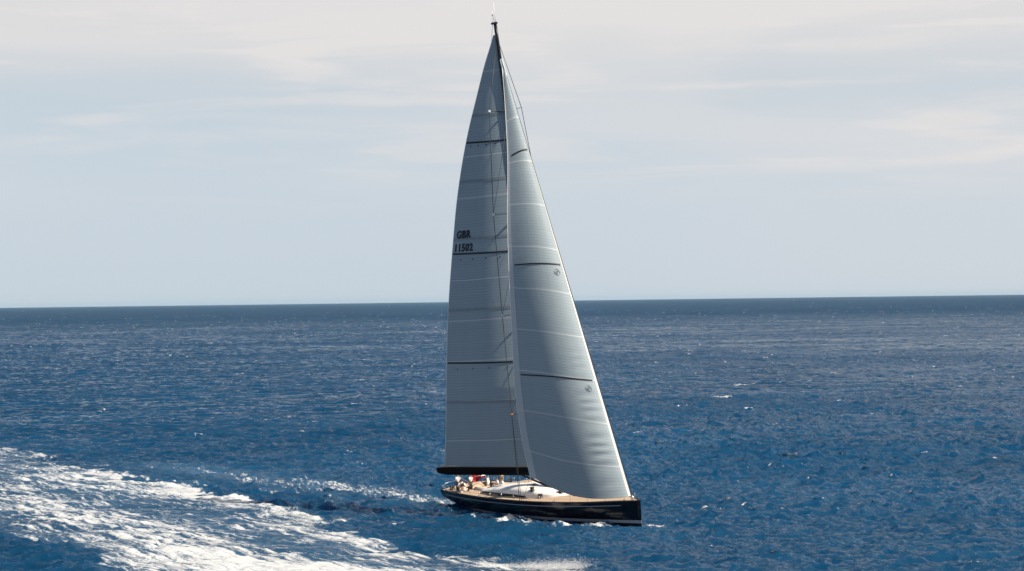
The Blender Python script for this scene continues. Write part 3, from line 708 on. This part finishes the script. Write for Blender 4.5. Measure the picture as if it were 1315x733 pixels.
def ribbon(name, fn, u0, u1, va, vb, wid_, m, parent, off=.035, n_=40, both=True):
    vs, fs = [], []
    for i in range(n_ + 1):
        t = i / n_; u = u0 + (u1 - u0) * t; v = va + (vb - va) * t
        nn = nrm_of(fn, u, v); hh = wid_ / 2 / 42
        for s_ in (1, -1):
            vs += [fn(u, v - hh) + nn * off * s_, fn(u, v + hh) + nn * off * s_]
    for i in range(n_):
        a = i * 4; fs += [(a, a + 1, a + 5, a + 4), (a + 2, a + 6, a + 7, a + 3), (a, a + 4, a + 6, a + 2), (a + 1, a + 3, a + 7, a + 5)]
    fs += [(0, 2, 3, 1), (n_ * 4, n_ * 4 + 1, n_ * 4 + 3, n_ * 4 + 2)]
    return mesh(name, vs, fs, m, parent)
def vfor(z_): return (z_ - 5.0) / 42.9
for zl, zr in ((15.75, 15.5), (26.75, 26.5), (37.7, 37.5)):
    ribbon('draft_stripe', main_pt, .0, .985, vfor(zr), vfor(zl), .17, M_stripe, main)
for z_ in (11.6, 21.0, 28.1, 33.8, 40.2):
    ribbon('batten', main_pt, .0, .995, vfor(z_), vfor(z_ + .1), .30, M_batten, main, .02)
for v, u0, u1 in ((.258, .03, .90), (.524, .03, .88), (.785, .06, .80)):
    ribbon('draft_stripe', jib_pt, u0, u1, v + .007, v - .003, .14, M_stripe, jib)
for zz_, n_ in ((15.1, 4), (26.1, 4), (37.3, 4)):
    for i in range(n_):
        bm = bmesh.new()
        P = main_pt(.28 + .19 * i, vfor(zz_)); nn = nrm_of(main_pt, .28 + .19 * i, vfor(zz_)); tube(bm, [P + nn * .02, P + nn * .05], .07, 8)
        bm_obj('reef_eyelet', bm, M_letter, main)
def sail_text(txt, fn, u, v, size, parent, uspan, off=.045, bold=.045):
    cu = bpy.data.curves.new('t', 'FONT'); cu.body = txt; cu.size = 1; cu.offset = bold; cu.space_character = 1.12; cu.resolution_u = 4
    to = bpy.data.objects.new('t', cu); COL.objects.link(to); dg = bpy.context.evaluated_depsgraph_get(); dg.update()
    me = bpy.data.meshes.new_from_object(to.evaluated_get(dg)); bpy.data.objects.remove(to)
    bm = bmesh.new(); bm.from_mesh(me); bpy.data.meshes.remove(me)
    r = bmesh.ops.extrude_face_region(bm, geom=bm.faces[:]); ex = [g_ for g_ in r['geom'] if isinstance(g_, bmesh.types.BMVert)]; exs = set(ex)
    w = max(v_.co.x for v_ in bm.verts)
    P0 = fn(u, v); e = 1e-3; lu = (fn(u + e, v) - fn(u - e, v)).length / (2 * e); lv = (fn(u, v + e) - fn(u, v - e)).length / (2 * e)
    for v_ in bm.verts:
        # read from starboard: leech on the left, so text x runs from leech to luff
        uu = u - v_.co.x * size * .95 / lu; vv = v + v_.co.y * size / lv
        v_.co = fn(max(0, min(1, uu)), vv) + nrm_of(fn, uu, vv) * (off + (.0 if v_ in exs else -.035))
    return bm_obj('sail_lettering', bm, M_letter, parent)
sail_text('GBR', main_pt, .945, vfor(28.3), 1.05, main, .2)
sail_text('11502', main_pt, .972, vfor(26.98), 1.05, main, .3)
# round maker's ring on the jib, twice
for u, v in ((.10, .512), (.075, .245)):
    bm = bmesh.new(); 
    lu = (jib_pt(u + .01, v) - jib_pt(u - .01, v)).length / .02
    for r_ in (.27, .10):
        pts = []
        for k in range(21):
            a = 2 * math.pi * k / 20; uu = u + r_ * math.cos(a) / lu; vv = v + r_ * math.sin(a) / 41; pts.append(jib_pt(uu, vv) + nrm_of(jib_pt, uu, vv) * .04)
        tube(bm, pts,   .022 if r_ > .2 else .03, 5, False)
    bm_obj('sail_emblem', bm, M_silver, jib)
# tack patch, edge cords and sheet
def edge_cord(name, fn, us, vs_, r_, m, parent):
    tube_obj(name, [fn(u, v) for u, v in zip(us, vs_)], r_, m, parent, 6)
t_ = np.linspace(0, 1, 50)
edge_cord('luff_tape', jib_pt, t_ * 0, t_, .034, M_patch, jib)
edge_cord('leech_cord', jib_pt, t_ * 0 + 1, t_, .02, M_patch, jib)
edge_cord('leech_cord', main_pt, t_ * 0 + 1, t_, .025, M_patch, main)
clew = jib_pt(1, 0)
tube_obj('jib_sheet', [clew, Vector((1.9, -2.55, 2.15)), Vector((-8.6, -2.9, 1.95))], .02, M_rope, yacht, 5)

# ------------------------------------------------------------------ ensign on its staff
def world_pt(v): return YM @ Vector(v)
flag = bpy.data.objects.new('ensign', None); COL.objects.link(flag); flag.location = world_pt((-16.6, 2.5, sheer(-17) - .02)); flag.rotation_euler = (HEEL, 0, YAW - math.pi / 2)
tag(flag, 'red ensign flying from its short staff at the yacht\'s stern', 'flag')
tube_obj('flagstaff', [(0, 0, 0), (-.40, .0, 1.75)], .025, M_white, flag, 6)
M_red = mat('red_bunting', (.55, .012, .03), .7, noise=(4, .12)); M_fb = mat('blue_bunting', (.01, .02, .12), .7, noise=(4, .1)); M_fw = mat('white_bunting', (.75, .75, .75), .7, noise=(4, .05))
hp0 = Vector((-.10, 0, .42)); hp1 = Vector((-.38, 0, 1.68))
def fl_pt(a, c):   # a along the fly, c up the hoist
    base = hp0.lerp(hp1, c); w = .12 * math.sin(a * 8 + c * 1.2) * a
    d = Vector((-.92, -.40, 0)); return base + d * (1.75 * a) + Vector((.4 * w, -.92 * w, -.62 * a ** 1.3 + .05 * math.sin(a * 6)))
def fl_grid(name, a0, a1, c0, c1, m, off, parent):
    vs, fs = [], []; nx, ny = 16, 8
    for s_ in (1, -1):
        for i in range(nx + 1):
            for j in range(ny + 1): vs.append(fl_pt(a0 + (a1 - a0) * i / nx, c0 + (c1 - c0) * j / ny) + Vector((.4, -.92, 0)) * off * s_)
    k = (nx + 1) * (ny + 1)
    for i in range(nx):
        for j in range(ny): a = i * (ny + 1) + j; f = (a, a + ny + 1, a + ny + 2, a + 1); fs += [f, tuple(k + q_ for q_ in f[::-1])]
    return mesh(name, vs, fs, m, parent, True)
fc = fl_grid('flag_cloth', 0, 1, 0, 1, M_red, .006, flag)
fl_grid('canton', .0, .45, .5, 1, M_fb, .010, fc)
fl_grid('canton_cross', .0, .45, .69, .81, M_fw, .014, fc); fl_grid('canton_cross', .19, .26, .5, 1, M_fw, .0145, fc)
fl_grid('canton_cross', .0, .45, .72, .78, M_red, .018, fc); fl_grid('canton_cross', .21, .24, .5, 1, M_red, .0185, fc)

# ------------------------------------------------------------------ crew
M_skin = mat('skin', (.42, .24, .16), .6, noise=(9, .08)); M_shirt = mat('white_shirt', (.82, .82, .83), .8, noise=(6, .05)); M_dark = mat('dark_trousers', (.02, .022, .03), .8, noise=(6, .2))
M_navy = mat('navy_shirt', (.02, .03, .06), .8, noise=(6, .2)); M_tan = mat('tan_shorts', (.36, .27, .18), .8, noise=(6, .1)); M_hair = mat('brown_hair', (.04, .022, .012), .8, noise=(20, .2))
def skin_mesh(name, joints, edges, m, parent, sub=2):
    """joints: list of (pos, radius); grow one continuous surface"""
    me = bpy.data.meshes.new(name); me.from_pydata([tuple(p) for p, r in joints], edges, [])
    o = bpy.data.objects.new(name, me); COL.objects.link(o)
    mo = o.modifiers.new('s', 'SKIN'); sv_ = me.skin_vertices[0].data
    for i, (p, r) in enumerate(joints):
        sv_[i].radius = (r, r) if not hasattr(r, '__len__') else r; sv_[i].use_root = (i == 0)
    ms_ = o.modifiers.new('u', 'SUBSURF'); ms_.levels = sub; ms_.render_levels = sub
    dg = bpy.context.evaluated_depsgraph_get(); dg.update(); nm = bpy.data.meshes.new_from_object(o.evaluated_get(dg)); bpy.data.objects.remove(o); bpy.data.meshes.remove(me)
    nm.name = name; return link(name, nm, m, parent, True)
def person(pos, face, pose, label, shirt, pants, cap=None, scale=1.0, group=None):
    """pose: dict of joint positions, figure faces +x, feet at z 0"""
    root = bpy.data.objects.new('person', None); COL.objects.link(root); root.location = pos; root.rotation_euler = (0, 0, face); root.scale = (scale,) * 3
    tag(root, label, 'person', group)
    V_ = Vector; P = {k: V_(v) for k, v in pose.items()}
    J = []; E_ = []
    def add(p, r, prev=None):
        J.append((p, r)); i = len(J) - 1
        if prev is not None: E_.append((prev, i))
        return i
    pel = add(P['pel'], .135); bel = add(P['pel'].lerp(P['che'], .5), .125, pel); che = add(P['che'], .15, bel); nb_ = add(P['nek'], .058, che)
    up = (P['hed'] - P['nek']).normalized(); jaw = add(P['hed'] - up * .07 + V_((.015, 0, 0)), .072, nb_); hd = add(P['hed'] + up * .02, .098, jaw); add(P['hed'] + up * .09, .075, hd)
    for s_, sn in ((1, 'l'), (-1, 'r')):
        hip = add(P['pel'] + V_((0, s_ * .10, -.05)), .095, pel); kn = add(P['kn' + sn], .062, hip); an = add(P['an' + sn], .040, kn); add(P['an' + sn] + V_((.15, 0, -.05)), .036, an)
        sh = add(P['che'] + V_((0, s_ * .19, .10)), .062, che); el = add(P['el' + sn], .042, sh); wr = add(P['ha' + sn], .028, el)
        d = (P['ha' + sn] - P['el' + sn]).normalized(); side = d.cross(V_((0, 0, 1))); side = side.normalized() if side.length > .1 else V_((0, 1, 0)); dn = d.cross(side).normalized()
        pm = add(P['ha' + sn] + d * .07, (.038, .018), wr)
        for f_ in range(4):
            o1 = P['ha' + sn] + d * .10 + side * (.021 * (f_ - 1.5)); ln = (.055, .07, .075, .06)[f_]
            a_ = add(o1, .010, pm); c_ = add(o1 + d * ln * .6 - dn * .012, .0095, a_); add(o1 + d * ln - dn * .035, .008, c_)
        a_ = add(P['ha' + sn] + d * .05 + side * .04, .012, pm); add(P['ha' + sn] + d * .085 + side * .06 - dn * .02, .010, a_)
    body = skin_mesh('body', J, E_, M_skin, root)
    # face details
    hp = P['hed']
    bm = bmesh.new(); tube(bm, [hp + V_((.085, 0, .02)), hp + V_((.118, 0, -.03))], [.012, .02], 6); bm_obj('nose', bm, M_skin, root, True)
    for s_ in (1, -1):
        bm = bmesh.new(); bmesh.ops.create_uvsphere(bm, u_segments=8, v_segments=6, radius=.014, matrix=Matrix.Translation(hp + V_((.088, s_ * .032, .015)))); bm_obj('eye', bm, M_dark, root, True)
        bm = bmesh.new(); bmesh.ops.create_uvsphere(bm, u_segments=8, v_segments=6, radius=.028, matrix=Matrix.Translation(hp + V_((0, s_ * .095, -.005)))); bm_obj('ear', bm, M_skin, root, True)
    # shirt
    S = [(P['pel'] + V_((0, 0, .06)), .155), (P['pel'].lerp(P['che'], .5), .155), (P['che'], .178), (P['nek'] - V_((0, 0, .03)), .085)]; SE = [(0, 1), (1, 2), (2, 3)]
    for s_, sn in ((1, 'l'), (-1, 'r')):
        a_ = len(S); sh = P['che'] + V_((0, s_ * .19, .10)); S += [(sh, .085), (sh.lerp(P['el' + sn], .75), .066)]; SE += [(2, a_), (a_, a_ + 1)]
    skin_mesh('shirt', S, SE, shirt, root)
    S = [(P['pel'] + V_((0, 0, .02)), .158)]; SE = []
    for s_, sn in ((1, 'l'), (-1, 'r')):
        hip = P['pel'] + V_((0, s_ * .10, -.06)); a_ = len(S); S += [(hip, .118), (hip.lerp(P['kn' + sn], .9), .085)]; SE += [(0, a_), (a_, a_ + 1)]
        if pants is M_dark: S += [(P['an' + sn] + (P['kn' + sn] - P['an' + sn]) * .15, .066)]; SE += [(a_ + 1, a_ + 2)]
    skin_mesh('trousers' if pants is M_dark else 'shorts', S, SE, pants, root)
    for sn in 'lr': tube_obj('shoe', [P['an' + sn] + V_((-.06, 0, -.035)), P['an' + sn] + V_((.05, 0, -.03)), P['an' + sn] + V_((.19, 0, -.05))], [.05, .056, .04], M_shirt, root, 8)
    bm = bmesh.new(); bmesh.ops.create_uvsphere(bm, u_segments=14, v_segments=10, radius=.118, matrix=Matrix.Translation(hp + up * .045 + V_((-.018, 0, 0))) @ Matrix.Diagonal((1, .93, .95, 1)))
    bmesh.ops.delete(bm, geom=[v_ for v_ in bm.verts if (v_.co - hp).dot(up) < (.015 if cap is None else .03) and v_.co.x > hp.x - .03], context='VERTS')
    if cap:
        box(bm, hp + up * .075 + V_((.15, 0, 0)), (.14, .13, .012)); bm_obj('cap', bm, cap, root, True)
    else: bm_obj('hair', bm, M_hair, root, True)
    return root
stand = dict(pel=(0, 0, .92), che=(.03, 0, 1.30), nek=(.03, 0, 1.50), hed=(.05, 0, 1.65), knl=(.04, .12, .50), knr=(.0, -.13, .50), anl=(0, .14, .09), anr=(-.06, -.15, .09),
             ell=(.02, .30, 1.12), elr=(.05, -.30, 1.12), hal=(.25, .30, 1.02), har=(.30, -.24, 1.05))
helm = dict(stand, pel=(0, 0, .90), che=(.08, 0, 1.28), nek=(.11, 0, 1.48), hed=(.15, 0, 1.62), ell=(.22, .28, 1.12), elr=(.24, -.28, 1.12), hal=(.44, .20, 1.10), har=(.46, -.18, 1.12))
crouch = dict(pel=(-.05, 0, .48), che=(.22, 0, .80), nek=(.32, 0, .96), hed=(.39, 0, 1.09), knl=(.36, .16, .52), knr=(.30, -.18, .50), anl=(.05, .15, .09), anr=(-.02, -.17, .09),
              ell=(.45, .28, .62), elr=(.46, -.28, .62), hal=(.66, .15, .50), har=(.66, -.15, .50))
sit = dict(pel=(0, 0, .16), che=(-.04, 0, .55), nek=(-.02, 0, .75), hed=(.0, 0, .90), knl=(.43, .14, .16), knr=(.43, -.15, .16), anl=(.46, .14, -.28), anr=(.44, -.15, -.28),
           ell=(.05, .30, .35), elr=(.05, -.30, .35), hal=(.28, .16, .26), har=(.28, -.16, .26))
heading = YAW - math.pi / 2
def at(x, y, dz=0.0): return world_pt((x, y, deckz(x, y) + dz))
person(at(-14.0, -2.5, .0), heading + .1, stand, 'sailor in white shirt and dark trousers, standing furthest aft on the deck', M_shirt, M_dark)
person(at(-13.35, -2.45, .0), heading - .5, crouch, 'sailor in white shirt crouching at the deck edge between two standing sailors', M_shirt, M_dark)
person(at(-12.2, -1.95, .0), heading + .4, stand, 'sailor in white shirt and dark cap, standing behind the crouching sailor', M_shirt, M_dark, M_navy, .96)
person(at(-12.7, 2.1, .0), heading, helm, 'sailor in white shirt and tan shorts standing beyond the guest cockpit', M_shirt, M_tan, None, .97)
person(at(-11.7, .92, .30 + .06), heading - 1.57, sit, 'sailor in white top and tan shorts seated aft in the guest cockpit', M_shirt, M_tan)
person(at(-10.7, .92, .30 + .06), heading - 1.57, sit, 'sailor in white top and dark trousers seated forward in the guest cockpit', M_shirt, M_dark)
person(at(-12.9, -2.75, .0), heading + 1.3, crouch, 'sailor in navy shirt crouching over a winch near the side deck', M_navy, M_tan, None, .92)

# ------------------------------------------------------------------ spray thrown up by the wake and at the bow
def spray(name, pts, label):
    """a mist of tiny droplets, one mesh"""
    r_ = np.random.default_rng(8); oc = np.array([(1, 0, 0), (-1, 0, 0), (0, 1, 0), (0, -1, 0), (0, 0, 1), (0, 0, -1)], float); of = [(0, 2, 4), (2, 1, 4), (1, 3, 4), (3, 0, 4), (2, 0, 5), (1, 2, 5), (3, 1, 5), (0, 3, 5)]
    vs, fs = [], []
    for (cx, cy, cz, sx, sy, sz, n_) in pts:
        c = np.stack([r_.normal(cx, sx, n_), r_.normal(cy, sy, n_), cz + np.abs(r_.normal(0, sz, n_))], -1); q_ = r_.lognormal(-4.7, .45, n_)
        for i in range(n_):
            b_ = len(vs); vs += list(oc * q_[i] + c[i]); fs += [tuple(b_ + k for k in f) for f in of]
    o = mesh(name, vs, fs, M_foam); tag(o, label, 'spray', kind='stuff'); return o
M_foam = mat('spray_white', (.82, .84, .85), .6, noise=(5, .05))
spray('wake_spray', [(2.2, 208.0, .05, 1.3, .8, .30, 7000), (4.5, 207.5, .05, .8, .6, .36, 3500), (-.8, 210, .0, 1.6, .8, .10, 2500), (-16.9, 255, .1, .3, .3, .14, 400)], 'white spray tossed up along the crest of the wake')
